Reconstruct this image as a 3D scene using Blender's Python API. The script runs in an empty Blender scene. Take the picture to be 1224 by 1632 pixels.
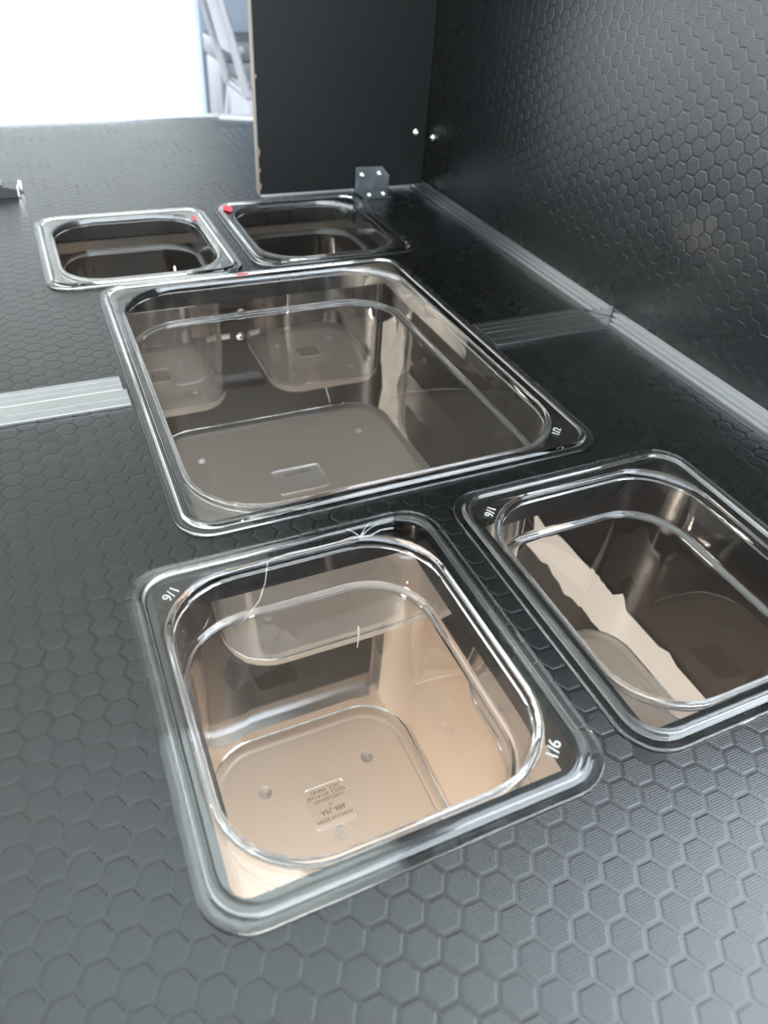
import bpy, bmesh, math, random
from mathutils import Vector, Matrix
random.seed(7)
sc = bpy.context.scene
COL = sc.collection
PI = math.pi

# ------------------------------------------------------------------ camera
CAM = Vector((-0.0853, -0.2070, 0.2538))
YAW, PITCH, ROLL, FPX = 0.4673, 0.6955, 0.0786, 1159.9
def cam_axes():
    ca, sa = math.cos(YAW), math.sin(YAW)
    f = Vector((sa*math.cos(PITCH), ca*math.cos(PITCH), -math.sin(PITCH)))
    r = Vector((ca, -sa, 0)); u = r.cross(f)
    r2 = r*math.cos(ROLL) + u*math.sin(ROLL); u2 = -r*math.sin(ROLL) + u*math.cos(ROLL)
    return r2, u2, f
r_, u_, f_ = cam_axes()
cd = bpy.data.cameras.new('camera'); cam = bpy.data.objects.new('camera', cd); COL.objects.link(cam)
cam.matrix_world = Matrix(((r_.x, u_.x, -f_.x, CAM.x), (r_.y, u_.y, -f_.y, CAM.y), (r_.z, u_.z, -f_.z, CAM.z), (0, 0, 0, 1)))
cd.sensor_fit = 'VERTICAL'; cd.sensor_height = 36.0; cd.lens = FPX/1632*36.0
cd.clip_start = 0.01; cd.clip_end = 200
cd.dof.use_dof = True; cd.dof.focus_distance = 0.42; cd.dof.aperture_fstop = 11.0
sc.camera = cam

# ------------------------------------------------------------------ world and light
w = bpy.data.worlds.new('sky'); sc.world = w; w.use_nodes = True
bg = w.node_tree.nodes['Background']; bg.inputs[0].default_value = (0.80, 0.90, 1.0, 1); bg.inputs[1].default_value = 1.0
sc.view_settings.view_transform = 'Standard'; sc.view_settings.look = 'None'
sc.view_settings.gamma = 1.0; sc.view_settings.use_curve_mapping = False
sc.view_settings.exposure = 3.45
sc.cycles.max_bounces = 24; sc.cycles.transmission_bounces = 20; sc.cycles.transparent_max_bounces = 24
sc.cycles.glossy_bounces = 8; sc.cycles.diffuse_bounces = 4

# ------------------------------------------------------------------ materials
def mat(name):
    m = bpy.data.materials.new(name); m.use_nodes = True
    return m, m.node_tree, m.node_tree.nodes['Principled BSDF']
def lk(nt, a, b): nt.links.new(a, b)
def principled(name, col, rough=0.5, metal=0.0, spec=0.5, noise=None, bump=None):
    m, nt, p = mat(name)
    p.inputs['Base Color'].default_value = (*col, 1); p.inputs['Roughness'].default_value = rough
    p.inputs['Metallic'].default_value = metal; p.inputs['Specular IOR Level'].default_value = spec
    tc = nt.nodes.new('ShaderNodeTexCoord')
    if noise:
        sc_, amt = noise
        n = nt.nodes.new('ShaderNodeTexNoise'); n.inputs['Scale'].default_value = sc_; n.inputs['Detail'].default_value = 4
        lk(nt, tc.outputs['Object'], n.inputs['Vector'])
        mx = nt.nodes.new('ShaderNodeMix'); mx.data_type = 'RGBA'
        mx.inputs[6].default_value = (*[c*(1-amt) for c in col], 1); mx.inputs[7].default_value = (*[min(1, c*(1+amt)) for c in col], 1)
        lk(nt, n.outputs[0], mx.inputs[0]); lk(nt, mx.outputs[2], p.inputs['Base Color'])
    if bump:
        bs, st, dist = bump
        n = nt.nodes.new('ShaderNodeTexNoise'); n.inputs['Scale'].default_value = bs; n.inputs['Detail'].default_value = 3
        lk(nt, tc.outputs['Object'], n.inputs['Vector'])
        b = nt.nodes.new('ShaderNodeBump'); b.inputs['Strength'].default_value = st; b.inputs['Distance'].default_value = dist
        lk(nt, n.outputs[0], b.inputs['Height']); lk(nt, b.outputs[0], p.inputs['Normal'])
    return m
def weave(name, col, rough, strength, dist=0.00012, spec=0.6):
    """phenolic film with a fine woven dot relief"""
    m, nt, p = mat(name)
    p.inputs['Specular IOR Level'].default_value = spec
    p.inputs['Base Color'].default_value = (*col, 1); p.inputs['Roughness'].default_value = rough
    g = nt.nodes.new('ShaderNodeNewGeometry')
    v = nt.nodes.new('ShaderNodeTexVoronoi'); v.inputs['Scale'].default_value = 1050.0; v.inputs['Randomness'].default_value = 0.12
    lk(nt, g.outputs['Position'], v.inputs['Vector'])
    b = nt.nodes.new('ShaderNodeBump'); b.inputs['Strength'].default_value = strength; b.inputs['Distance'].default_value = dist; b.invert = True
    lk(nt, v.outputs['Distance'], b.inputs['Height']); lk(nt, b.outputs[0], p.inputs['Normal'])
    n = nt.nodes.new('ShaderNodeTexNoise'); n.inputs['Scale'].default_value = 14; n.inputs['Detail'].default_value = 5
    lk(nt, g.outputs['Position'], n.inputs['Vector'])
    r = nt.nodes.new('ShaderNodeMapRange'); r.inputs[3].default_value = rough*0.9; r.inputs[4].default_value = rough*1.12
    lk(nt, n.outputs[0], r.inputs[0]); lk(nt, r.outputs[0], p.inputs['Roughness'])
    return m
M_FILM = weave('black_film', (0.0022, 0.0023, 0.0023), 0.27, 0.05, spec=0.58)
M_STUD = weave('black_film_stud', (0.0022, 0.0023, 0.0023), 0.26, 0.55, dist=0.00020, spec=0.63)
M_PANEL = principled('matte_black_board', (0.0040, 0.0044, 0.0041), 0.5, spec=0.2, bump=(900, 0.1, 0.0002))
M_BROWN = principled('brown_film', (0.011, 0.0088, 0.0070), 0.34, noise=(9, 0.25))
M_BACKB = principled('brown_back_board', (0.016, 0.0128, 0.0100), 0.6, spec=0.2, noise=(9, 0.25))
M_ALU = principled('satin_aluminium', (0.42, 0.42, 0.42), 0.26, metal=1.0, bump=(260, 0.03, 0.0002))
M_STEEL = principled('zinc_steel', (0.20, 0.22, 0.23), 0.30, metal=1.0)
M_SCREW = principled('polished_screw', (0.80, 0.77, 0.73), 0.16, metal=1.0)
M_PLY = principled('raw_plywood', (0.15, 0.12, 0.095), 0.65, noise=(60, 0.25))
M_BEIGE = principled('beige_board', (0.74, 0.57, 0.42), 0.5, noise=(5, 0.12))
M_FLOOR = principled('pale_screed', (0.60, 0.57, 0.53), 0.5, noise=(3, 0.12))
M_CEIL = principled('light_ceiling', (0.64, 0.64, 0.61), 0.8)
M_DIMGROUND = principled('dim_ground', (0.17, 0.17, 0.17), 0.8, noise=(4, 0.1))
M_DARKC = principled('dark_roof_beam', (0.05, 0.048, 0.045), 0.7)
M_SKYL = bpy.data.materials.new('translucent_roof_sheet'); M_SKYL.use_nodes = True
_nt = M_SKYL.node_tree; _t = _nt.nodes.new('ShaderNodeBsdfTranslucent'); _t.inputs[0].default_value = (0.62, 0.63, 0.60, 1)
_nt.nodes.remove(_nt.nodes['Principled BSDF']); _nt.links.new(_t.outputs[0], [n for n in _nt.nodes if n.type == 'OUTPUT_MATERIAL'][0].inputs[0])
M_WALL = principled('pale_blue_wall', (0.14, 0.16, 0.19), 0.7, noise=(2, 0.05))
M_CLIPW = principled('white_clip', (0.7, 0.7, 0.7), 0.4)
M_TRIM = principled('bright_aluminium', (0.80, 0.82, 0.84), 0.35, metal=1.0)
M_CHAIR = principled('white_plastic', (0.19, 0.19, 0.20), 0.35)
M_SEAT = principled('grey_pad', (0.10, 0.115, 0.125), 0.7)
M_DARKG = principled('grey_box', (0.06, 0.07, 0.078), 0.5)
M_BOX = principled('light_grey_box', (0.10, 0.10, 0.11), 0.5)
M_BLACKP = principled('black_plastic', (0.012, 0.012, 0.012), 0.3)
M_RED = principled('red_tape', (0.75, 0.03, 0.05), 0.4)
M_TORN = principled('white_film', (0.88, 0.87, 0.85), 0.55, noise=(80, 0.06), bump=(120, 0.2, 0.0004))

def clear(name, rough=0.0, tint=(0.975, 0.97, 0.965)):
    m = bpy.data.materials.new(name); m.use_nodes = True; nt = m.node_tree
    for n in list(nt.nodes):
        if n.type == 'BSDF_PRINCIPLED': nt.nodes.remove(n)
    out = [n for n in nt.nodes if n.type == 'OUTPUT_MATERIAL'][0]
    g = nt.nodes.new('ShaderNodeBsdfGlass'); g.inputs['Color'].default_value = (*tint, 1)
    g.inputs['IOR'].default_value = 1.53; g.inputs['Roughness'].default_value = rough
    lk(nt, g.outputs[0], out.inputs[0])
    return m, nt, g, out
M_CLEAR = clear('clear_polycarbonate')[0]
def frosted(name, mixf, rough, col):
    m, nt, g, out = clear(name, rough)
    t = nt.nodes.new('ShaderNodeBsdfTranslucent'); t.inputs[0].default_value = (*col, 1)
    d = nt.nodes.new('ShaderNodeBsdfDiffuse'); d.inputs[0].default_value = (*col, 1)
    a = nt.nodes.new('ShaderNodeMixShader'); a.inputs[0].default_value = 0.12
    lk(nt, t.outputs[0], a.inputs[1]); lk(nt, d.outputs[0], a.inputs[2])
    b = nt.nodes.new('ShaderNodeMixShader'); b.inputs[0].default_value = mixf
    lk(nt, g.outputs[0], b.inputs[1]); lk(nt, a.outputs[0], b.inputs[2]); lk(nt, b.outputs[0], out.inputs[0])
    return m
M_SIDE = frosted('side_polycarbonate', 0.02, 0.0, (0.9, 0.9, 0.9))
M_FROST = frosted('frosted_polycarbonate', 0.11, 0.36, (0.90, 0.87, 0.82))
M_MARK = frosted('raised_mark', 0.75, 0.3, (0.92, 0.92, 0.92))
def haze_film(name, alpha, col=(0.85, 0.84, 0.82)):
    m = bpy.data.materials.new(name); m.use_nodes = True; nt = m.node_tree
    p = nt.nodes['Principled BSDF']; p.inputs['Base Color'].default_value = (*col, 1); p.inputs['Roughness'].default_value = 0.35
    out = [n for n in nt.nodes if n.type == 'OUTPUT_MATERIAL'][0]
    t = nt.nodes.new('ShaderNodeBsdfTransparent'); mx = nt.nodes.new('ShaderNodeMixShader')
    g = nt.nodes.new('ShaderNodeNewGeometry'); n = nt.nodes.new('ShaderNodeTexNoise'); n.inputs['Scale'].default_value = 420; n.inputs['Detail'].default_value = 6
    lk(nt, g.outputs['Position'], n.inputs['Vector'])
    r = nt.nodes.new('ShaderNodeMapRange'); r.inputs[1].default_value = .35; r.inputs[2].default_value = .75; r.inputs[3].default_value = alpha*0.5; r.inputs[4].default_value = alpha*1.8
    lk(nt, n.outputs[0], r.inputs[0]); lk(nt, r.outputs[0], mx.inputs[0])
    lk(nt, t.outputs[0], mx.inputs[1]); lk(nt, p.outputs[0], mx.inputs[2]); lk(nt, mx.outputs[0], out.inputs[0])
    return m
M_HAZE = haze_film('thin_residue_film', 0.02)
M_WRINKLE = haze_film('wrinkled_film', 0.16, (0.6, 0.6, 0.63))

# ------------------------------------------------------------------ helpers
def link(o, parent=None):
    COL.objects.link(o)
    if parent is not None: o.parent = parent
    return o
def mesh_obj(name, verts, faces, m, parent=None, smooth=False, loc=None):
    me = bpy.data.meshes.new(name); me.from_pydata([tuple(v) for v in verts], [], faces); me.update()
    bm = bmesh.new(); bm.from_mesh(me); bmesh.ops.recalc_face_normals(bm, faces=bm.faces); bm.to_mesh(me); bm.free()
    if smooth:
        for p in me.polygons: p.use_smooth = True
        try: me.set_sharp_from_angle(angle=math.radians(smooth if smooth is not True else 40))
        except Exception: pass
    me.materials.append(m)
    o = bpy.data.objects.new(name, me)
    if loc is not None: o.location = loc
    return link(o, parent)
def bm_obj(name, bm, m, parent=None, smooth=False, loc=None):
    bmesh.ops.recalc_face_normals(bm, faces=bm.faces)
    me = bpy.data.meshes.new(name); bm.to_mesh(me); bm.free()
    if smooth:
        for p in me.polygons: p.use_smooth = True
        try: me.set_sharp_from_angle(angle=math.radians(40))
        except Exception: pass
    me.materials.append(m); o = bpy.data.objects.new(name, me)
    if loc is not None: o.location = loc
    return link(o, parent)
def box(name, lo, hi, m, parent=None, bevel=0.0, origin=None):
    bm = bmesh.new(); bmesh.ops.create_cube(bm, size=1.0)
    c = [(a+b)/2 for a, b in zip(lo, hi)]; s = [b-a for a, b in zip(lo, hi)]
    for v in bm.verts: v.co = Vector([c[i]+v.co[i]*s[i] for i in range(3)])
    if bevel: bmesh.ops.bevel(bm, geom=list(bm.edges), offset=bevel, segments=2, affect='EDGES', profile=0.5)
    return bm_obj(name, bm, m, parent, smooth=bool(bevel))
def empty(name, loc):
    o = bpy.data.objects.new(name, None); o.location = loc; o.empty_display_size = 0.02
    return link(o)
def tag(o, label=None, cat=None, group=None, kind=None):
    if label: o['label'] = label
    if cat: o['category'] = cat
    if group: o['group'] = group
    if kind: o['kind'] = kind
    return o
def extrude(name, prof, axis, a, b, m, parent=None, cap=True, cut=None):
    """prof: 2D points (the two other axes, in order) closed polygon; cut: optional slant of the ends"""
    n = len(prof); vs = []
    for k, t in enumerate((a, b)):
        for (p, q) in prof:
            tt = t + (cut(p, q, k) if cut else 0)
            vs.append({'x': (tt, p, q), 'y': (p, tt, q), 'z': (p, q, tt)}[axis])
    fs = [(i, (i+1) % n, n+(i+1) % n, n+i) for i in range(n)]
    fs += [tuple(range(n)), tuple(range(n, 2*n))]
    return mesh_obj(name, vs, fs, m, parent)
def rrect(hw, hh, r, n=9):
    pts = []
    for (sx, sy, a0) in ((1, 1, 0), (-1, 1, 90), (-1, -1, 180), (1, -1, 270)):
        cx, cy = sx*(hw-r), sy*(hh-r)
        for k in range(n+1):
            a = math.radians(a0+90*k/n); pts.append((cx+r*math.cos(a), cy+r*math.sin(a)))
    return pts
def ring_solid(name, W, D, rings, m, parent, n=9):
    """closed solid swept round a rounded rectangle; rings = closed cross-section of (inset, z, corner radius)"""
    vs = []; k = 4*(n+1)
    for (d, z, r) in rings: vs += [(x, y, z) for x, y in rrect(W/2-d, D/2-d, r, n)]
    fs = []; R = len(rings)
    for i in range(R):
        j = (i+1) % R
        for a in range(k):
            b = (a+1) % k; fs.append((i*k+a, i*k+b, j*k+b, j*k+a))
    return mesh_obj(name, vs, fs, m, parent, smooth=50)
def slab(name, W, D, r, z0, z1, m, parent, n=9, loc=(0, 0)):
    ps = rrect(W/2, D/2, r, n); k = len(ps)
    vs = [(x+loc[0], y+loc[1], z0) for x, y in ps]+[(x+loc[0], y+loc[1], z1) for x, y in ps]
    fs = [tuple(range(k)), tuple(range(k, 2*k))]+[(a, (a+1) % k, k+(a+1) % k, k+a) for a in range(k)]
    return mesh_obj(name, vs, fs, m, parent)
def text(name, s, size, loc, m, parent, right=(1, 0), flip=False, depth=0.0003):
    c = bpy.data.curves.new(name, 'FONT'); c.body = s; c.size = size; c.align_x = 'CENTER'; c.align_y = 'CENTER'; c.extrude = depth/2
    c.resolution_u = 3
    tmp = bpy.data.objects.new('tmp', c); COL.objects.link(tmp)
    dg = bpy.context.evaluated_depsgraph_get(); me = bpy.data.meshes.new_from_object(tmp.evaluated_get(dg))
    bpy.data.objects.remove(tmp)
    if flip:
        for v in me.vertices: v.co.y = -v.co.y
        me.flip_normals()
    me.materials.clear(); me.materials.append(m)
    o = bpy.data.objects.new(name, me); o.location = loc; o.rotation_euler = (0, 0, math.atan2(right[1], right[0]))
    return link(o, parent)
def outline_with_holes(name, outer, holes, z0, z1, m, parent=None):
    cu = bpy.data.curves.new(name, 'CURVE'); cu.dimensions = '2D'; cu.fill_mode = 'BOTH'; cu.extrude = (z1-z0)/2
    for poly in [outer]+holes:
        s = cu.splines.new('POLY'); s.points.add(len(poly)-1); s.use_cyclic_u = True
        for p, (x, y) in zip(s.points, poly): p.co = (x, y, 0, 1)
    tmp = bpy.data.objects.new('tmp', cu); COL.objects.link(tmp)
    dg = bpy.context.evaluated_depsgraph_get(); me = bpy.data.meshes.new_from_object(tmp.evaluated_get(dg))
    bpy.data.objects.remove(tmp)
    for v in me.vertices: v.co.z += (z0+z1)/2
    me.materials.clear(); me.materials.append(m); me.name = name
    o = bpy.data.objects.new(name, me)
    return link(o, parent)
def tube(name, pts, r, m, parent=None, sides=8, closed=False):
    vs = []; fs = []; n = len(pts)
    for i, p in enumerate(pts):
        p = Vector(p); t = (Vector(pts[min(i+1, n-1)])-Vector(pts[max(i-1, 0)])).normalized()
        a = t.orthogonal().normalized() if i == 0 else (a_prev - t*a_prev.dot(t)).normalized()
        a_prev = a; b = t.cross(a); rr = r[i] if isinstance(r, (list, tuple)) else r
        for k in range(sides):
            th = 2*PI*k/sides; vs.append(p+a*math.cos(th)*rr+b*math.sin(th)*rr)
    for i in range(n-1):
        for k in range(sides): fs.append((i*sides+k, i*sides+(k+1) % sides, (i+1)*sides+(k+1) % sides, (i+1)*sides+k))
    fs += [tuple(range(sides)), tuple(range((n-1)*sides, n*sides))]
    return mesh_obj(name, vs, fs, m, parent, smooth=60)
def lathe(name, prof, m, parent=None, loc=(0, 0, 0), axis='z', n=20):
    """prof (r, h); axis is where h points"""
    vs = []; fs = []
    for (r, h) in prof:
        for k in range(n):
            a = 2*PI*k/n; x, y = r*math.cos(a), r*math.sin(a)
            vs.append({'z': (x, y, h), '-y': (x, -h, y), '-x': (-h, x, y)}[axis])
    for i in range(len(prof)-1):
        for k in range(n): fs.append((i*n+k, i*n+(k+1) % n, (i+1)*n+(k+1) % n, (i+1)*n+k))
    fs += [tuple(range(n)), tuple(range((len(prof)-1)*n, len(prof)*n))]
    return mesh_obj(name, vs, fs, m, parent, smooth=40, loc=loc)

# ------------------------------------------------------------------ pan positions (outer rectangles on the counter)
WX = 0.336            # inner face of the right side panel
PY = 0.597            # front face of the divider panel
GZ = -0.95            # ground
PANS = {  # centre x, centre y, width, depth
    'near': (-0.0062, -0.0260, 0.162, 0.176),
    'right': (0.1665, -0.0250, 0.162, 0.176),
    'half': (0.0772, 0.2380, 0.265, 0.325),
    'farleft': (-0.0100, 0.4900, 0.162, 0.176),
    'farright': (0.1624, 0.4950, 0.162, 0.176)}

# ------------------------------------------------------------------ setting: ground, roof, walls of the hall, added light blockers
def gz_plane(name, x0, x1, y0, y1, z, m, kind='structure', th=0.05):
    o = box(name, (x0, y0, z-th), (x1, y1, z), m); tag(o, kind=kind); return o
gz_plane('floor', -14, 14, -14, 26, GZ, M_FLOOR, th=0.1)
SKY = (-1.4, 0.61, -1.2, 1.64)       # translucent roof panel over the cart
ceil = outline_with_holes('ceiling', [(-7.0, -5.0), (SKY[1]+.02, -5.0), (SKY[1]+.02, 5.05), (-7.0, 5.05)],
                          [[(SKY[0], SKY[2]), (SKY[1], SKY[2]), (SKY[1], SKY[3]), (SKY[0], SKY[3])]], 2.40, 2.45, M_CEIL); tag(ceil, kind='structure')
o = box('window_1', (SKY[0]+.001, SKY[2]+.001, 2.41), (SKY[1]-.001, SKY[3]-.001, 2.42), M_SKYL); tag(o, kind='structure')
o = box('ceiling_beam', (SKY[1]+.021, -5.0, 2.36), (0.80, 5.05, 2.46), M_DARKC); tag(o, kind='structure')
o = box('glare_block_header', (-7.0, 4.90, -0.10), (1.028, 5.05, 2.36), M_CEIL); tag(o, kind='structure')  # unseen, added to keep bright sky out of the far counter's reflection
o = box('light_block_top', (0.81, 0.70, 2.40), (3.75, 5.05, 2.45), M_CEIL); tag(o, kind='structure')  # unseen roof piece added to shade the chair and pale wall
o = box('light_block_side', (3.60, 0.70, GZ), (3.75, 4.90, 2.40), M_WALL); tag(o, kind='structure')  # unseen wall added with it to shade the same corner
o = box('dim_ground_patch', (-4.5, 4.95, GZ+.0005), (5.0, 26, GZ+.006), M_DIMGROUND); tag(o, kind='structure')  # darker ground added to lower outdoor glare on the counter, no known path
o = box('wall_back', (1.029, 4.90, GZ), (3.6, 5.05, 2.36), M_WALL); tag(o, kind='structure')

# ------------------------------------------------------------------ the cart: right side wall with slanted front edge
def poly_x(name, pts, x0, x1, m, parent=None):
    n = len(pts); vs = [(x0, y, z) for y, z in pts]+[(x1, y, z) for y, z in pts]
    return mesh_obj(name, vs, [tuple(range(n)), tuple(range(n, 2*n))]+[(i, (i+1) % n, n+(i+1) % n, n+i) for i in range(n)], m, parent)
wall_r = poly_x('wall_right', [(-0.150, 0.0), (0.250, 1.10), (0.609, 1.10), (0.609, 0.0)], WX, WX+0.012, M_FILM)
tag(wall_r, kind='structure')
wall_l = poly_x('wall_right_lower', [(-0.30, -0.50), (-0.30, 0.0), (0.609, 0.0), (0.609, -0.50)], WX, WX+0.012, M_BROWN); tag(wall_l, kind='structure')
wall_b = poly_x('wall_right_base', [(-0.30, GZ), (-0.30, -0.50), (0.609, -0.50), (0.609, GZ)], WX, WX+0.012, M_BEIGE); tag(wall_b, kind='structure')  # beige puts the light on the lower wall into colour
o = box('light_block_left', (-0.762, -0.30, GZ), (-0.75, PY, -0.018), M_BROWN); tag(o, kind='structure')  # unseen board added to stop side light under the counter
o = box('light_block_front', (-0.75, -0.318, -0.62), (WX, -0.306, -0.018), M_BROWN); tag(o, kind='structure')  # unseen apron added to block front light and its reflections in the pans
o = box('dark_reflection_block', (-1.6, -2.6, GZ+0.0005), (1.6, -0.42, GZ+0.008), M_BLACKP, bevel=.003); tag(o, kind='structure')  # unseen dark sheet added so pan walls reflect no bright floor
o = box('floor_cart', (-0.75, -0.40, GZ+0.0005), (WX-0.0005, PY-0.0005, GZ+0.0030), M_BEIGE); tag(o, kind='structure')
back_l = box('wall_back_lower', (-0.75, PY, GZ), (WX, PY+0.012, -0.018), M_BACKB); tag(back_l, kind='structure')

# added warm fill spot standing in for sunlight, brightens the lower part of the cart
lamp = bpy.data.lights.new('warm_fill_spot', 'SPOT'); lamp.energy = 2.3; lamp.color = (1.0, 0.89, 0.77); lamp.spot_size = math.radians(125); lamp.spot_blend = 0.5; lamp.shadow_soft_size = 0.05
lo = bpy.data.objects.new('warm_fill_spot', lamp); COL.objects.link(lo); lo.location = (-0.62, -0.16, -0.42)
lo.rotation_euler = (Vector((0.30, 0.18, -0.72))-Vector(lo.location)).to_track_quat('-Z', 'Y').to_euler()

# ------------------------------------------------------------------ hex studs
def hex_mesh(name, m, normal='z', f2f=0.0108, h=0.00009):
    """flats face the second axis (12 mm rows); bevelled top; low prism"""
    R = f2f/math.sqrt(3); vs = []
    for (rr, zz) in ((R, 0.0), (R*0.94, h*0.70), (R*0.86, h)):
        for k in range(6):
            a = math.radians(60*k); u, v = rr*math.cos(a), rr*math.sin(a)
            vs.append((u, v, zz) if normal == 'z' else (-zz, u, v))
    fs = [(12, 13, 14, 15, 16, 17)]
    for i in range(2):
        for k in range(6): fs.append((i*6+k, i*6+(k+1) % 6, (i+1)*6+(k+1) % 6, (i+1)*6+k))
    me = bpy.data.meshes.new(name); me.from_pydata(vs, [], fs); me.update(); me.materials.append(m)
    return me
CX, RY = 0.01052, 0.01180
def project(p):
    d = Vector(p)-CAM; zc = d.dot(f_)
    if zc <= 0.01: return None
    return 612+FPX*d.dot(r_)/zc, 816-FPX*d.dot(u_)/zc, zc
def place_studs(parent, centres, me, normal, loose=300):
    vis = []; rest = []
    for c in centres:
        q = project(c)
        if q and -10 < q[0] < 1234 and -10 < q[1] < 1642: vis.append((q[2], c))
        else: rest.append(c)
    vis.sort(key=lambda t: t[0])
    for (_, c) in vis[:loose]:
        o = bpy.data.objects.new('hexagon_stud', me); o.location = c; link(o, parent)
    rest += [c for _, c in vis[loose:]]
    if rest:
        vs = []; fs = []; mv = [v.co.copy() for v in me.vertices]; mf = [tuple(p.vertices) for p in me.polygons]
        for c in rest:
            b = len(vs); c = Vector(c); vs += [c+v for v in mv]; fs += [tuple(b+i for i in f) for f in mf]
        m2 = bpy.data.meshes.new('hexagon_studs'); m2.from_pydata(vs, [], fs); m2.update(); m2.materials.append(me.materials[0])
        o = bpy.data.objects.new('hexagon_relief', m2); o['kind'] = 'stuff'; link(o, parent)
def lattice(u0, u1, v0, v1, ou, ov):
    out = []
    for i in range(math.floor((u0-ou)/CX), math.ceil((u1-ou)/CX)+1):
        for j in range(math.floor((v0-ov)/RY)-1, math.ceil((v1-ov)/RY)+1):
            u = ou+i*CX; v = ov+(j+(0.5 if i % 2 else 0))*RY
            if u0 <= u <= u1 and v0 <= v <= v1: out.append((u, v))
    return out
HEX_FLAT = hex_mesh('hexagon_stud', M_STUD); HEX_WALL = hex_mesh('hexagon_stud_wall', M_STUD, 'x', h=0.00008)
place_studs(wall_r, [(WX, y, z) for y, z in lattice(-0.135, 0.592, 0.0062, 0.45, 0.1650, 0.1095) if y > -0.145+z*0.364+0.006], HEX_WALL, 'x', 300)

# ------------------------------------------------------------------ counter panels with cut-outs
TH = 0.018
CUT = 0.0118
def cut_poly(k):
    cx, cy, W, D = PANS[k]
    return [(cx+x, cy+y) for x, y in rrect(W/2-CUT, D/2-CUT, 0.006, 3)]
JY = 0.2325
hx0, hx1 = PANS['half'][0]-PANS['half'][2]/2+CUT, PANS['half'][0]+PANS['half'][2]/2-CUT
hy0, hy1 = PANS['half'][1]-PANS['half'][3]/2+CUT, PANS['half'][1]+PANS['half'][3]/2-CUT
near = outline_with_holes('counter_panel', [(-0.75, -0.33), (WX, -0.33), (WX, JY), (hx1, JY), (hx1, hy0), (hx0, hy0), (hx0, JY), (-0.75, JY)],
                          [cut_poly('near'), cut_poly('right')], -TH, 0.0, M_FILM)
tag(near, 'black hexagon-embossed counter panel in front of the aluminium joint strip', 'counter panel', 'counter panels')
far = outline_with_holes('counter_panel', [(-0.75, JY+0.0005), (hx0, JY+0.0005), (hx0, hy1), (hx1, hy1), (hx1, JY+0.0005), (WX, JY+0.0005), (WX, 0.932), (0.30, 0.935), (0.19, 0.978), (-0.75, 0.965)],
                         [cut_poly('farleft'), cut_poly('farright')], -TH, 0.0, M_FILM)
tag(far, 'black hexagon-embossed counter panel behind the joint strip, reaching towards the bright opening', 'counter panel', 'counter panels')
def blocked(x, y, mrg=-0.0118+0.0066):
    for (cx, cy, W, D) in PANS.values():
        if abs(x-cx) < W/2+mrg and abs(y-cy) < D/2+mrg: return True      # would hang over the cut-out
    return False
def counter_studs(y0, y1):
    out = []
    for x, y in lattice(-0.45, WX-0.0075, y0, y1, 0.0498, -0.1427):
        if blocked(x, y): continue
        if 0.14-0.006 < x and PY-0.008 < y < PY+0.02: continue
        if 0.24 < x < 0.30 and 0.55 < y < 0.60: continue
        if y > 0.90 and x > 0.17: continue
        out.append((x, y, 0.0))
    return out
place_studs(near, counter_studs(-0.322, JY-0.0060), HEX_FLAT, 'z', 300)
place_studs(far, counter_studs(JY+0.0065, 0.945), HEX_FLAT, 'z', 0)

# ------------------------------------------------------------------ aluminium joint strips (two profiles side by side), edge trims
def groove_profile(y0, y1, z, lines, gw=0.0006, gd=0.0005):
    pts = [(y0, 0.0003), (y0, z-0.0004), (y0+0.0004, z)]
    for t in lines:
        y = y0+(y1-y0)*t
        pts += [(y-gw/2, z), (y-gw/4, z-gd), (y+gw/4, z-gd), (y+gw/2, z)]
    pts += [(y1-0.0004, z), (y1, z-0.0004), (y1, 0.0003)]
    return pts
S0, SM, S1 = 0.2136, 0.2335, 0.2514
def strip(xa, xb, xb2, lab_side):
    e = empty('joint_strip', ((xa+xb)/2, SM, 0.0))
    for (a, b, ln, xe) in ((S0, SM-0.0002, (0.42,), xb), (SM, S1, (0.35, 0.72), xb2)):
        o = extrude('profile_half', groove_profile(a, b, 0.0022, ln), 'x', xa, xe, M_ALU); o.parent = e; o.matrix_parent_inverse = e.matrix_world.inverted()
        o.location = -Vector(e.location)
        o.matrix_parent_inverse = Matrix.Identity(4)
    return e
e = strip(-0.75, -0.0572, -0.0592, 'l'); tag(e, 'pale aluminium joint strip running from the half-size pan to the left edge', 'joint strip', 'aluminium strips over the counter joint')
e = strip(0.2118, 0.3163, 0.3163, 'r'); tag(e, 'shaded grey aluminium joint strip between the half-size pan and the side wall', 'joint strip', 'aluminium strips over the counter joint')

def corner_profile(y0, y1, c0=0.0, c1=0.0):
    P = [(WX-0.0195, 0.0003), (WX-0.0195, 0.0018), (WX-0.0122, 0.0018), (WX-0.0122, 0.0034), (WX-0.0080, 0.0034), (WX-0.0080, 0.0052), (WX-0.0032, 0.0052), (WX-0.0032, 0.0084), (WX-0.0031, 0.0085), (WX-0.0004, 0.0085), (WX-0.0004, 0.0003)]
    def cut(p, q, k):
        t = (p-(WX-0.0195))/0.0195
        return (c0 if k == 0 else c1)*t
    return extrude('corner_profile', P, 'y', y0, y1, M_ALU, cut=cut)
o = corner_profile(-0.32, 0.2136, 0, 0.0195); tag(o, 'ridged aluminium corner profile along the side wall in front of the joint strip', 'corner profile', 'corner profiles at the wall foot')
o = corner_profile(0.2514, PY-0.002, -0.0177, 0); tag(o, 'ridged aluminium corner profile along the side wall behind the joint strip', 'corner profile', 'corner profiles at the wall foot')
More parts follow.
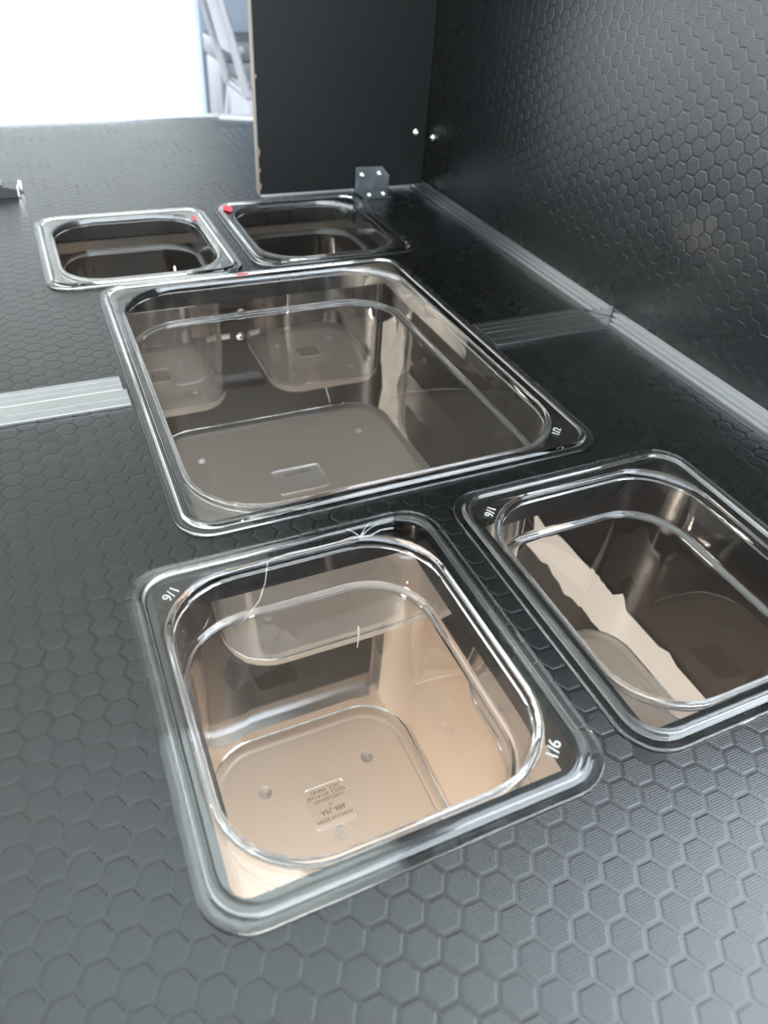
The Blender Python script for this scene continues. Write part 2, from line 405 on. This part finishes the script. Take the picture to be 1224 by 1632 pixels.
# far edge trims
def edge_trim(a, b):
    a = Vector((*a, 0)); b = Vector((*b, 0)); d = (b-a).normalized(); n = Vector((-d.y, d.x, 0))
    P = [(-0.014, 0.0003), (-0.014, 0.0020), (0.0030, 0.0020), (0.004, 0.0010), (0.004, -0.020), (0.0006, -0.020), (0.0006, 0.0003)]
    vs = [p+n*u+Vector((0, 0, v)) for p in (a, b) for u, v in P]; k = len(P)
    return mesh_obj('edge_trim', vs, [tuple(range(k)), tuple(range(k, 2*k))]+[(i, (i+1) % k, k+(i+1) % k, k+i) for i in range(k)], M_TRIM)
o = edge_trim((-0.75, 0.965), (0.190, 0.978)); tag(o, 'bright aluminium trim along the far straight edge of the counter', 'edge trim')
o = edge_trim((0.1915, 0.9775), (0.300, 0.935)); tag(o, 'short angled aluminium trim at the clipped far corner beside the black divider', 'edge trim')

# ------------------------------------------------------------------ divider panel, bracket, screws
div = empty('divider_panel', (0.238, PY+0.006, 0.0)); tag(div, 'matte black upright divider panel with raw plywood edge standing on the counter', 'panel')
def rel(o, e):
    o.parent = e; o.location = Vector(o.location)-Vector(e.location); return o
rel(box('board', (0.1405, PY, 0.0035), (WX-0.0005, PY+0.012, 1.10), M_PANEL), div)
rel(box('raw_edge', (0.1395, PY+0.0012, 0.0035), (0.1405, PY+0.0115, 1.10), M_PLY), div)
# torn patches where the black facing has chipped off the edge
for zz, hh in ((0.046, 0.006), (0.012, 0.0045), (0.028, 0.003), (0.115, 0.0025)):
    vs = [(0.1400, PY-0.0003, zz-hh), (0.1418+random.random()*0.0006, PY-0.0003, zz-hh*0.4), (0.1422, PY-0.0003, zz+hh*0.3), (0.1400, PY-0.0003, zz+hh)]
    vs += [(x, PY+0.0002, z) for x, _, z in vs]
    rel(mesh_obj('chipped_spot', vs, [(0, 1, 2, 3), (4, 5, 6, 7), (0, 1, 5, 4), (1, 2, 6, 5), (2, 3, 7, 6), (3, 0, 4, 7)], M_PLY), div)
tr = extrude('foot_trim', [(PY-0.0030, 0.0003), (PY-0.0030, 0.0014), (PY-0.0012, 0.0034), (PY+0.010, 0.0034), (PY+0.010, 0.0003)], 'x', 0.1405, WX-0.0005, M_ALU)
tag(tr, 'thin shiny metal trim along the foot of the black divider', 'trim')

brk = empty('angle_bracket', (0.270, PY, 0.0)); tag(brk, 'small zinc angle bracket screwed to the divider foot', 'bracket')
px = [(0.2492, 0.0004), (0.2908, 0.0004), (0.2908, 0.0165), (0.2815, 0.0262), (0.2492, 0.0270)]
vs = [(x, PY-0.0046, z) for x, z in px]+[(x, PY-0.0031, z) for x, z in px]; n = len(px)
rel(mesh_obj('upright_plate', vs, [tuple(range(n)), tuple(range(n, 2*n))]+[(i, (i+1) % n, n+(i+1) % n, n+i) for i in range(n)], M_STEEL), brk)
px = [(0.2492, PY-0.0047), (0.2908, PY-0.0047), (0.2900, PY-0.026), (0.2830, PY-0.0325), (0.2530, PY-0.0330), (0.2492, PY-0.028)]
vs = [(x, y, 0.0004) for x, y in px]+[(x, y, 0.0019) for x, y in px]; n = len(px)
rel(mesh_obj('foot_plate', vs, [tuple(range(n)), tuple(range(n, 2*n))]+[(i, (i+1) % n, n+(i+1) % n, n+i) for i in range(n)], M_STEEL), brk)
DOME = [(0.0, 0.0), (0.0030, 0.0), (0.0031, 0.0005), (0.0027, 0.0014), (0.0018, 0.0021), (0.0010, 0.0023), (0.0009, 0.0013), (0.0, 0.0013)]
def dome(scale=1.0): return [(r*scale, h*scale) for r, h in DOME]
for (x, z) in ((0.2575, 0.0185), (0.2785, 0.0190)): rel(lathe('screw', dome(), M_SCREW, loc=(x, PY-0.0046, z), axis='-y'), brk)
for (x, y) in ((0.2600, PY-0.0215), (0.2775, PY-0.0205)): rel(lathe('screw', dome(), M_SCREW, loc=(x, y, 0.0019), axis='z'), brk)
o = lathe('screw', dome(1.25), M_SCREW, loc=(0.3225, PY, 0.0592), axis='-y'); tag(o, 'domed screw on the black divider beside the wall corner', 'screw', 'screws at the wall corner')
o = lathe('screw', dome(1.25), M_SCREW, loc=(WX-0.0003, 0.5800, 0.0570), axis='-x'); tag(o, 'domed screw on the hexagon-embossed wall beside the divider corner', 'screw', 'screws at the wall corner')

# ------------------------------------------------------------------ food pans
RIM = [(0, .0005, .0200), (.0001, .0015, .0199), (.0004, .0018, .0197), (.0007, .0018, .0195), (.0037, .0018, .0177), (.0040, .0018, .0175), (.0046, .0026, .0172), (.0052, .0034, .0168), (.0058, .0038, .0165), (.0066, .0038, .0160), (.0072, .0034, .0156), (.0078, .0026, .0152),
       (.0084, .0020, .0150), (.0088, .0020, .0160), (.0118, .0020, .0300), (.0136, .0020, .0356), (.0140, .0020, .0360), (.0146, .0016, .0362), (.0150, .0009, .0360), (.0152, -.0040, .0358),
       (.0129, -.0040, .0378), (.0127, -.0008, .0380), (.0123, .0003, .0368), (.0119, .0004, .0364), (.0090, .0004, .0175), (.0042, .0004, .0185), (.0003, .0004, .0199)]
BI = .0240            # inset of the frosted base
def wall_rings(H):
    return [(.01521, -.0041, .0358), (.01535, -.0070, .0357), (.01625, -.0260, .0350), (.0163, -.0271, .0350), (.0165, -.0277, .0348), (.0170, -.0280, .0345), (.0184, -.0285, .0335), (.0188, -.0288, .0331), (.0190, -.0295, .0330), (.01912, -.0320, .0329), (.01937, -.0370, .0326),
            (.02092, -H+.0200, .0293), (.0210, -H+.0150, .0290), (.0214, -H+.0101, .0282),
            (.0191, -H+.0101, .0302), (.0189, -H+.0140, .0305), (.01882, -H+.0190, .0307),
            (.01712, -.0380, .0346), (.0169, -.0335, .0348), (.0168, -.0320, .0349), (.0164, -.0312, .0352), (.0148, -.0306, .0364), (.0143, -.0300, .0368), (.0141, -.0285, .0370), (.01291, -.0041, .0378)]
def edge_rings(H):
    return [(.0214, -H+.0100, .0282), (.0218, -H+.0070, .0276), (.0226, -H+.0048, .0268), (.0240, -H+.0036, .0256), (.0256, -H+.0033, .0242),
            (.0256, -H+.0002, .0242), (.0232, -H+.0004, .0262), (.0212, -H+.0016, .0282), (.0198, -H+.0042, .0295), (.0192, -H+.0075, .0300), (.0191, -H+.0100, .0302)]
def make_pan(key, label, group, mark, lines, H=0.1455, plate=None, dimples=True, corners=('fl', 'nr')):
    cx, cy, W, D = PANS[key]
    big = W > 0.2; extra = 0.008 if big else 0.0
    e = empty('food_pan', (cx, cy, 0.0)); tag(e, label, 'food pan', group)
    rm = [(d, z, r+(extra if d > .0110 else 0)) for d, z, r in RIM]
    ring_solid('rim', W, D, rm, M_CLEAR, e)
    wr = [(d, z, r+extra) for d, z, r in wall_rings(H)]
    wall = ring_solid('pan_wall', W, D, wr, M_SIDE, e)
    hole = [[(plate[0]+x, plate[1]+y) for x, y in rrect(plate[2]/2+.00005, plate[3]/2+.00005, .0028, 4)]] if plate else []
    b = outline_with_holes('frosted_base', rrect(W/2-.0254, D/2-.0254, .0244+extra, 9), hole, -H+.0001, -H+.0034, M_FROST, e)
    ring_solid('base_edge', W, D, [(d, z, r+extra) for d, z, r in edge_rings(H)], M_FROST, b)
    for c in corners:
        sx, sy = (-1 if c[1] == 'l' else 1), (1 if c[0] == 'f' else -1)
        dd = 0.0200 if not big else 0.0225
        o = text('size_mark', mark, 0.0072, (sx*(W/2-dd), sy*(D/2-dd), 0.0021), M_MARK, e, right=(-sy*1.0, sx*1.0) if False else ((1, 1) if (sx, sy) == (1, -1) else (-1, -1)), depth=0.0005)
        o['label'] = 'raised size mark'
    zb = -H+.0034
    if plate:
        px_, py_, pw, ph = plate
        pl = slab('label_plate', pw, ph, .0028, -H+.0006, zb-.0002, M_PLATE, e, n=4, loc=(px_, py_)); pl['label'] = 'clear rectangle with mirrored lettering'
        for (s, size, dx, dy) in lines:
            text('lettering', s, size, (px_+dx, py_+dy, zb-.0001), M_INK, pl, flip=True, depth=0.00015)
    if dimples:
        for (dx, dy) in dimples:
            lathe('dimple', [(0.0039, 0.0), (0.0037, 0.0012), (0.0030, 0.0023), (0.0018, 0.0031), (0.0002, 0.0034)], M_FROST, b, loc=(dx, dy, zb+.00005), n=16)
    return e
M_PLATE = frosted('clear_plate', 0.10, 0.06, (0.95, 0.92, 0.88))
M_INK = principled('moulded_letter', (0.16, 0.13, 0.11), 0.6)
LINES6 = [('1/6×6IN   2.22L', .0028, 0, .0096), ('Qw1/6-150  2.35QT', .0028, 0, .0066), ('176x162x150mm', .0028, .0004, .0036), ('15', .0026, 0, .0000), ('APL-886', .0042, .0005, -.0036), ('MADE IN CHINA', .0029, 0, -.0082)]

def circle_mark(e, x, y, r, zb):
    n = 20; vs = []
    for rr, z in ((r, 0), (r, .0002), (r-.0004, .0002), (r-.0004, 0)):
        vs += [(x+rr*math.cos(2*PI*k/n), y+rr*math.sin(2*PI*k/n), zb+.00006+z) for k in range(n)]
    fs = [(i*n+k, i*n+(k+1) % n, ((i+1) % 4)*n+(k+1) % n, ((i+1) % 4)*n+k) for i in range(4) for k in range(n)]
    return mesh_obj('circle_mark', vs, fs, M_INK2, e)
M_INK2 = principled('faint_moulding', (0.55, 0.49, 0.43), 0.5)
D6 = ((-.0317, .0355), (.0315, .0352), (-.0317, -.0355), (.0315, -.0352))
p1 = make_pan('near', 'clear plastic food pan in the foreground with mirrored lettering in its beige base', 'sixth-size food pans', '1/6', LINES6, plate=(.0005, .0155, .0245, .0262), dimples=D6)
p2 = make_pan('right', 'clear plastic food pan cut by the frame edge, showing torn white film below it', 'sixth-size food pans', '1/6', [], plate=(.0005, .0155, .0245, .0262), dimples=D6)
p3 = make_pan('half', 'largest clear plastic food pan, spanning the aluminium joint strip', None, '1/2',
              [('325x265x150mm', .0036, 0, .0080), ('15', .0034, 0, .0010)], plate=(-.0005, .0470, .0450, .0340), dimples=((.0765, .099), (-.0755, .099), (.0765, -.099), (-.0755, -.099)), corners=('nr',))
p4 = make_pan('farleft', 'clear plastic food pan farthest from the side wall, behind the largest pan', 'sixth-size food pans', '1/6', [], plate=(.0005, .0155, .0245, .0262), dimples=D6, corners=())
p5 = make_pan('farright', 'clear plastic food pan behind the largest pan, beside the divider bracket', 'sixth-size food pans', '1/6', [], plate=(.0005, .0155, .0245, .0262), dimples=D6, corners=())
ZB = -0.1455+.0034
for p in (p1,):
    circle_mark(p, 0, .036, .0027, ZB); lg = circle_mark(p, 0, -.0027, .0036, ZB); lg.name = 'logo_mark'
    for (x0, x1, y0, y1) in ((-.0016, -.0008, -.0052, -.0002), (.0006, .0014, -.0050, -.0006), (-.0008, .0006, -.0032, -.0024), (-.0012, .0022, .0010, .0016)):
        box('logo_stroke', (x0, y0, ZB+.0001), (x1, y1, ZB+.0003), M_INK2, lg)

# ------------------------------------------------------------------ film residue, scraps and strands
def patch(name, pts, push, m, parent=None):
    """thin irregular sheet with a little thickness; pts in 3D, push = thickness vector"""
    n = len(pts); vs = [Vector(p) for p in pts]; vs += [v+Vector(push) for v in vs]
    return mesh_obj(name, vs, [tuple(range(n)), tuple(range(n, 2*n))]+[(i, (i+1) % n, n+(i+1) % n, n+i) for i in range(n)], m, parent)
# near pan, far wall: y of the inner face by height
cx1, cy1, W1, D1 = PANS['near']
def far_face(z): return cy1+D1/2-(.0193+(.0210-.0193)*(-z-.033)/(.0975))-.0006
def right_face(z): return cx1+W1/2-(.0193+(.0210-.0193)*(-z-.033)/(.0975))-.0006
fp = [(-.0560, -.0850), (-.0555, -.0650), (-.0530, -.0520), (-.0460, -.0410), (-.0380, -.0360), (-.0200, -.0380), (-.0060, -.0560), (-.0035, -.0635), (-.0120, -.0690), (-.0200, -.0745), (-.0300, -.0770), (-.0400, -.0800), (-.0480, -.0830)]
fp = [(max(x, -.0465), z) for x, z in fp]
o = patch('protective_film', [(x, far_face(z), z) for x, z in fp], (0, -.0001, 0), M_HAZE); tag(o, 'hazy rounded film remnant on the far wall of the foreground pan', 'film', 'film remnants in the foreground pan')
fp = [(.0020, -.0340), (-.0060, -.0330), (-.0160, -.0480), (-.0300, -.0560), (-.0420, -.0680), (-.0400, -.0900), (-.0150, -.0950), (.0060, -.0920), (.0090, -.0600)]
o = patch('protective_film', [(right_face(z), y, z) for y, z in fp], (-.0001, 0, 0), M_HAZE); tag(o, 'hazy film remnant on the right-hand wall of the foreground pan', 'film', 'film remnants in the foreground pan')
sl = [(.0290, -.0590), (.0300, -.0600), (.0306, -.0680), (.0298, -.0775), (.0292, -.0785), (.0294, -.0690)]
o = patch('film_sliver', [(x, far_face(z)-.0002, z) for x, z in sl], (0, -.00015, 0), M_TORN); tag(o, 'thin white film sliver stuck upright in the foreground pan', 'film sliver')
# wrinkled film strand along the far opening of the near pan
pts = []; base = [(-.0600, .0360), (-.0560, .0415), (-.0462, .0445), (-.0400, .0452), (-.0315, .0445), (-.0240, .0456), (-.0086, .0462), (.0060, .0464), (.0180, .0463), (.0260, .0470), (.0353, .0462), (.0420, .0476), (.0487, .0470)]
for i, (x, y) in enumerate(base): pts.append((x, y+random.uniform(-.0007, .0007), .0034+random.uniform(0, .0011)))
o = tube('film_strand', pts, [.0003+random.random()*.0005 for _ in pts], M_WRINKLE, sides=6)
tag(o, 'crumpled strand of protective film along the far rim of the foreground pan', 'film strand')
for k, (dx, dy, dz) in enumerate(((.008, .006, .003), (.011, .002, .004), (-.006, .005, .003))):
    tube('frayed_end', [(.0300, .0464, .0040), (.0300+dx*.5, .0464+dy*.5, .004+dz*.7), (.0300+dx, .0464+dy, .004+dz)], [.0004, .0003, .0001], M_WRINKLE, parent=o, sides=5)
# thin thread that hangs off the strand into the pan
o = tube('loose_thread', [(-.0195, .0450, .0040), (-.0225, .0400, -.004), (-.0265, .0382, -.014), (-.0330, .0376, -.022), (-.0390, .0372, -.028)], [.00025, .0004, .0005, .0004, .0002], M_WRINKLE, sides=6)
tag(o, 'bluish translucent thread of film hanging inside the foreground pan', 'film thread')
o = tube('loose_thread', [(.1545, .4290, -.1420), (.1540, .4240, -.1470), (.1560, .4235, -.1530), (.1565, .4220, -.1600)], [.0004, .0005, .0005, .0003], M_TORN, sides=6)
tag(o, 'short white thread hanging below the pan beside the divider bracket', 'film thread')
# red tape scraps on far pans
def scrap(c, w_, h_, z, lab):
    n = 9; pts = []
    for k in range(n):
        a = 2*PI*k/n; rr = random.uniform(.75, 1.1); pts.append((c[0]+w_*math.cos(a)*rr, c[1]+h_*math.sin(a)*rr, z))
    o = patch('tape_scrap', pts, (0, 0, .0003), M_RED); tag(o, lab, 'tape scrap', 'red tape scraps')
scrap((0.0952, 0.5600), .0050, .0100, .0033, 'red tape scrap on the corner of the pan by the divider')
scrap((0.0560, 0.5400), .0020, .0080, .0033, 'red tape scrap on the rim of the far-left pan')
scrap((0.0640, 0.3915), .0060, .0014, .0033, 'red tape scrap on the far rim of the largest pan')

# ------------------------------------------------------------------ below the counter
rnd = random.Random(3)
def jag_strip(name, y0, y1, z0, z1, tears):
    up = []; dn = []; N = 46
    for i in range(N+1):
        y = y0+(y1-y0)*i/N
        up.append((y, z1+rnd.uniform(-.0004, .0004))); dn.append((y, z0+rnd.uniform(-.0004, .0004)))
    for (yy, side, d) in tears:
        lst = up if side > 0 else dn
        k = min(range(N+1), key=lambda i: abs(lst[i][0]-yy)); lst[k] = (lst[k][0], lst[k][1]+d)
    vs = [(WX-.0035, y, z) for y, z in up]+[(WX-.0035, y, z) for y, z in dn]; M = N+1
    vs += [(WX-.0031, y, z) for y, z in up]+[(WX-.0031, y, z) for y, z in dn]
    fs = []
    for i in range(N):
        fs += [(i, i+1, M+i+1, M+i), (2*M+i, 2*M+i+1, 3*M+i+1, 3*M+i), (i, i+1, 2*M+i+1, 2*M+i), (M+i, M+i+1, 3*M+i+1, 3*M+i)]
    fs += [(0, M, 3*M, 2*M), (N, M+N, 3*M+N, 2*M+N)]
    return mesh_obj(name, vs, fs, M_TORN)
o = extrude('wall_strip', [(WX-.003, -.284), (WX-.0003, -.284), (WX-.0003, -.236), (WX-.003, -.236), (WX-.003, -.247), (WX-.0026, -.2475), (WX-.0026, -.2485), (WX-.003, -.249), (WX-.003, -.262), (WX-.0026, -.2625), (WX-.0026, -.2635), (WX-.003, -.264)], 'y', -0.28, 0.585, M_ALU)
tag(o, 'flat aluminium joint strip on the side wall under the counter', 'joint strip')
o = jag_strip('protective_film', -0.26, 0.270, -.284, -.233, [(.235, 1, .007), (.19, -1, -.006), (.125, 1, .012), (.118, -1, -.010), (.05, 1, .005), (.22, -1, .006)])
tag(o, 'torn white protective film along the strip under the counter', 'film')
# vertical corner profile between side wall and back board, with film
o = extrude('corner_post', [(WX-.020, PY-.0003), (WX-.020, PY-.002), (WX-.002, PY-.002), (WX-.002, PY-.020), (WX-.0003, PY-.020), (WX-.0003, PY-.0003)], 'z', GZ+.0035, -.0185, M_ALU)
tag(o, 'upright aluminium corner profile under the counter beside the back board', 'corner profile')
pts = [(.300, -.165), (.322, -.160), (.330, -.190), (.332, -.235), (.324, -.262), (.330, -.300), (.326, -.345), (.304, -.350), (.301, -.300), (.306, -.262), (.300, -.215)]
o = patch('protective_film', [(x, PY-.0045, z) for x, z in pts], (0, .0004, 0), M_TORN); tag(o, 'hanging white film on the corner profile seen through the largest pan', 'film')
o = extrude('base_profile', [(PY-.022, GZ+.0035), (PY-.022, GZ+.006), (PY-.004, GZ+.012), (PY-.003, GZ+.050), (PY-.0003, GZ+.050), (PY-.0003, GZ+.0035)], 'x', -.75, WX-.021, M_ALU)
tag(o, 'sky-reflecting aluminium base profile along the floor seen through the foreground pan', 'base profile')
def batten(lo, hi, lab, m=M_PLY):
    o = box('wood_batten', lo, hi, m, bevel=.0008); tag(o, lab, 'batten', 'battens under the counter'); return o
batten((-.40, PY-.010, -.0372), (.262, PY-.0003, -.0265), 'long pale batten under the counter seen through both far pans')
batten((.050, PY-.012, -.146), (.0800, PY-.0003, -.085), 'short upright pale batten above the white clip on the back board')
batten((.1235, PY-.012, -.146), (.1430, PY-.0003, -.090), 'narrow upright pale batten beside the two nuts on the back board')
o = box('plastic_clip', (.0720, PY-.016, -.1520), (.0910, PY-.0123, -.1460), M_CLIPW, bevel=.001); tag(o, 'small white plastic clip beside the nuts on the back board', 'clip')
NUT = [(0.0, 0), (.0052, 0), (.0052, .0010), (.0038, .0012), (.0038, .0040), (.0022, .0048), (.0021, .0060), (0.0, .0062)]
for (x, z, lab) in ((.1090, -.1220, 'upper metal nut on the back board seen through the largest pan'), (.1065, -.1575, 'lower metal nut on the back board seen through the largest pan')):
    o = lathe('nut', NUT, M_SCREW, loc=(x, PY-.0003, z), axis='-y', n=12); tag(o, lab, 'nut', 'nuts under the counter')
for (y, z, lab) in ((.5496, -.1776, 'upper nut on the side wall under the counter'), (.5398, -.1990, 'lower nut on the side wall under the counter'), (.5750, -.2200, 'nut beside the upright corner profile under the counter')):
    o = lathe('nut', [(r*.7, h*.7) for r, h in NUT], M_SCREW, loc=(WX-.0003, y, z), axis='-x', n=12); tag(o, lab, 'nut', 'nuts under the counter')

# ------------------------------------------------------------------ latch at the left edge of the counter
la = empty('toggle_latch', (-.115, .664, 0)); tag(la, 'small black latch with shiny metal end lying at the left edge', 'latch')
pf = [(-.160, .0004), (-.160, .0090), (-.140, .0112), (-.120, .0105), (-.1105, .0078), (-.1100, .0004)]
n = len(pf); vs = [(x, .650, z) for x, z in pf]+[(x, .674, z) for x, z in pf]
rel(mesh_obj('latch_body', vs, [tuple(range(n)), tuple(range(n, 2*n))]+[(i, (i+1) % n, n+(i+1) % n, n+i) for i in range(n)], M_BLACKP), la)
pf = [(-.1098, .0012), (-.1096, .0088), (-.1082, .0090), (-.1084, .0012)]
n = len(pf); vs = [(x, .648, z) for x, z in pf]+[(x, .663, z) for x, z in pf]
rel(mesh_obj('metal_end', vs, [tuple(range(n)), tuple(range(n, 2*n))]+[(i, (i+1) % n, n+(i+1) % n, n+i) for i in range(n)], M_SCREW), la)
rel(box('metal_tab', (-.1078, .664, .0012), (-.1040, .674, .0105), M_SCREW, bevel=.0006), la)
rel(box('top_plate', (-.158, .655, .0113), (-.122, .672, .0122), M_STEEL, bevel=.0003), la)

la.location.x += .011

# ------------------------------------------------------------------ background: chairs and a grey box by the pale wall
def chair(loc, rz, lab, s=1.0, pad=True):
    e = empty('plastic_chair', loc); e.rotation_euler = (0, 0, rz); e.scale = (s, s, s)
    tag(e, lab, 'chair', 'white chairs beyond the counter')
    # local: x right, y forward (front of seat), z up
    pr = [(-.21, -.20), (.21, -.20), (.235, .22), (-.235, .22)]
    vs = [(x, y, .40) for x, y in pr]+[(x, y, .455) for x, y in pr]
    bm = bmesh.new(); bv = [bm.verts.new(v) for v in vs]
    for f in ((0, 1, 2, 3), (4, 5, 6, 7), (0, 1, 5, 4), (1, 2, 6, 5), (2, 3, 7, 6), (3, 0, 4, 7)): bm.faces.new([bv[i] for i in f])
    bmesh.ops.bevel(bm, geom=list(bm.edges), offset=.015, segments=2, affect='EDGES')
    bm_obj('seat', bm, M_CHAIR, e, smooth=True)
    # skirt under the seat front and sides
    vs = [(x*1.01, y*1.01, z) for z in (.41, .27) for x, y in pr]; vs += [(x*.95, y*.95, z) for z in (.41, .27) for x, y in pr]
    fs = []
    for i in range(4):
        j = (i+1) % 4; fs += [(i, j, 4+j, 4+i), (8+i, 8+j, 12+j, 12+i), (4+i, 4+j, 12+j, 12+i), (i, j, 8+j, 8+i)]
    mesh_obj('apron', vs, fs, M_CHAIR, e)
    if pad: box('seat_pad', (-.19, -.17, .456), (.19, .19, .478), M_SEAT, e, bevel=.008)
    for sx in (-1, 1):
        tube('leg', [(sx*.215, .20, .40), (sx*.235, .235, .0)], [.026, .018], M_CHAIR, e)
        tube('leg', [(sx*.195, -.18, .40), (sx*.215, -.25, .0)], [.026, .018], M_CHAIR, e)
        tube('back_post', [(sx*.195, -.195, .42), (sx*.205, -.25, .62), (sx*.20, -.33, .92)], [.024, .022, .020], M_CHAIR, e)
    N = 8; vs = []
    for (z, y) in ((.60, -.235), (.75, -.272), (.93, -.325)):
        for i in range(N+1):
            t = i/N*2-1; vs.append((t*.20, y-.02*(1-t*t), z))
    k = len(vs); vs += [(x, y+.012, z) for x, y, z in vs]; fs = []
    for r in range(2):
        for i in range(N):
            a = r*(N+1)+i; fs += [(a, a+1, a+N+2, a+N+1), (k+a, k+a+1, k+a+N+2, k+a+N+1)]
    for i in range(N): fs += [(i, i+1, k+i+1, k+i), (2*(N+1)+i, 2*(N+1)+i+1, k+2*(N+1)+i+1, k+2*(N+1)+i)]
    mesh_obj('backrest', vs, fs, M_CHAIR, e)
    return e
chair((1.205, 4.05, GZ), -PI/2, 'white plastic chair with grey seat pad between the white opening and the divider', s=0.98)
gb = empty('storage_box', (1.35, 4.72, GZ)); tag(gb, 'grey storage box with dark lid behind the white chair', 'box')
rel(box('box_body', (1.04, 4.52, GZ+.001), (1.70, 4.86, GZ+.46), M_BOX, bevel=.02), gb)
rel(box('box_lid', (1.03, 4.50, GZ+.461), (1.71, 4.87, GZ+.56), M_DARKG, bevel=.015), gb)
rel(lathe('lid_button', [(0, 0), (.02, 0), (.018, .006), (0, .008)], M_CHAIR, loc=(1.16, 4.50, GZ+.52), axis='-y', n=12), gb)
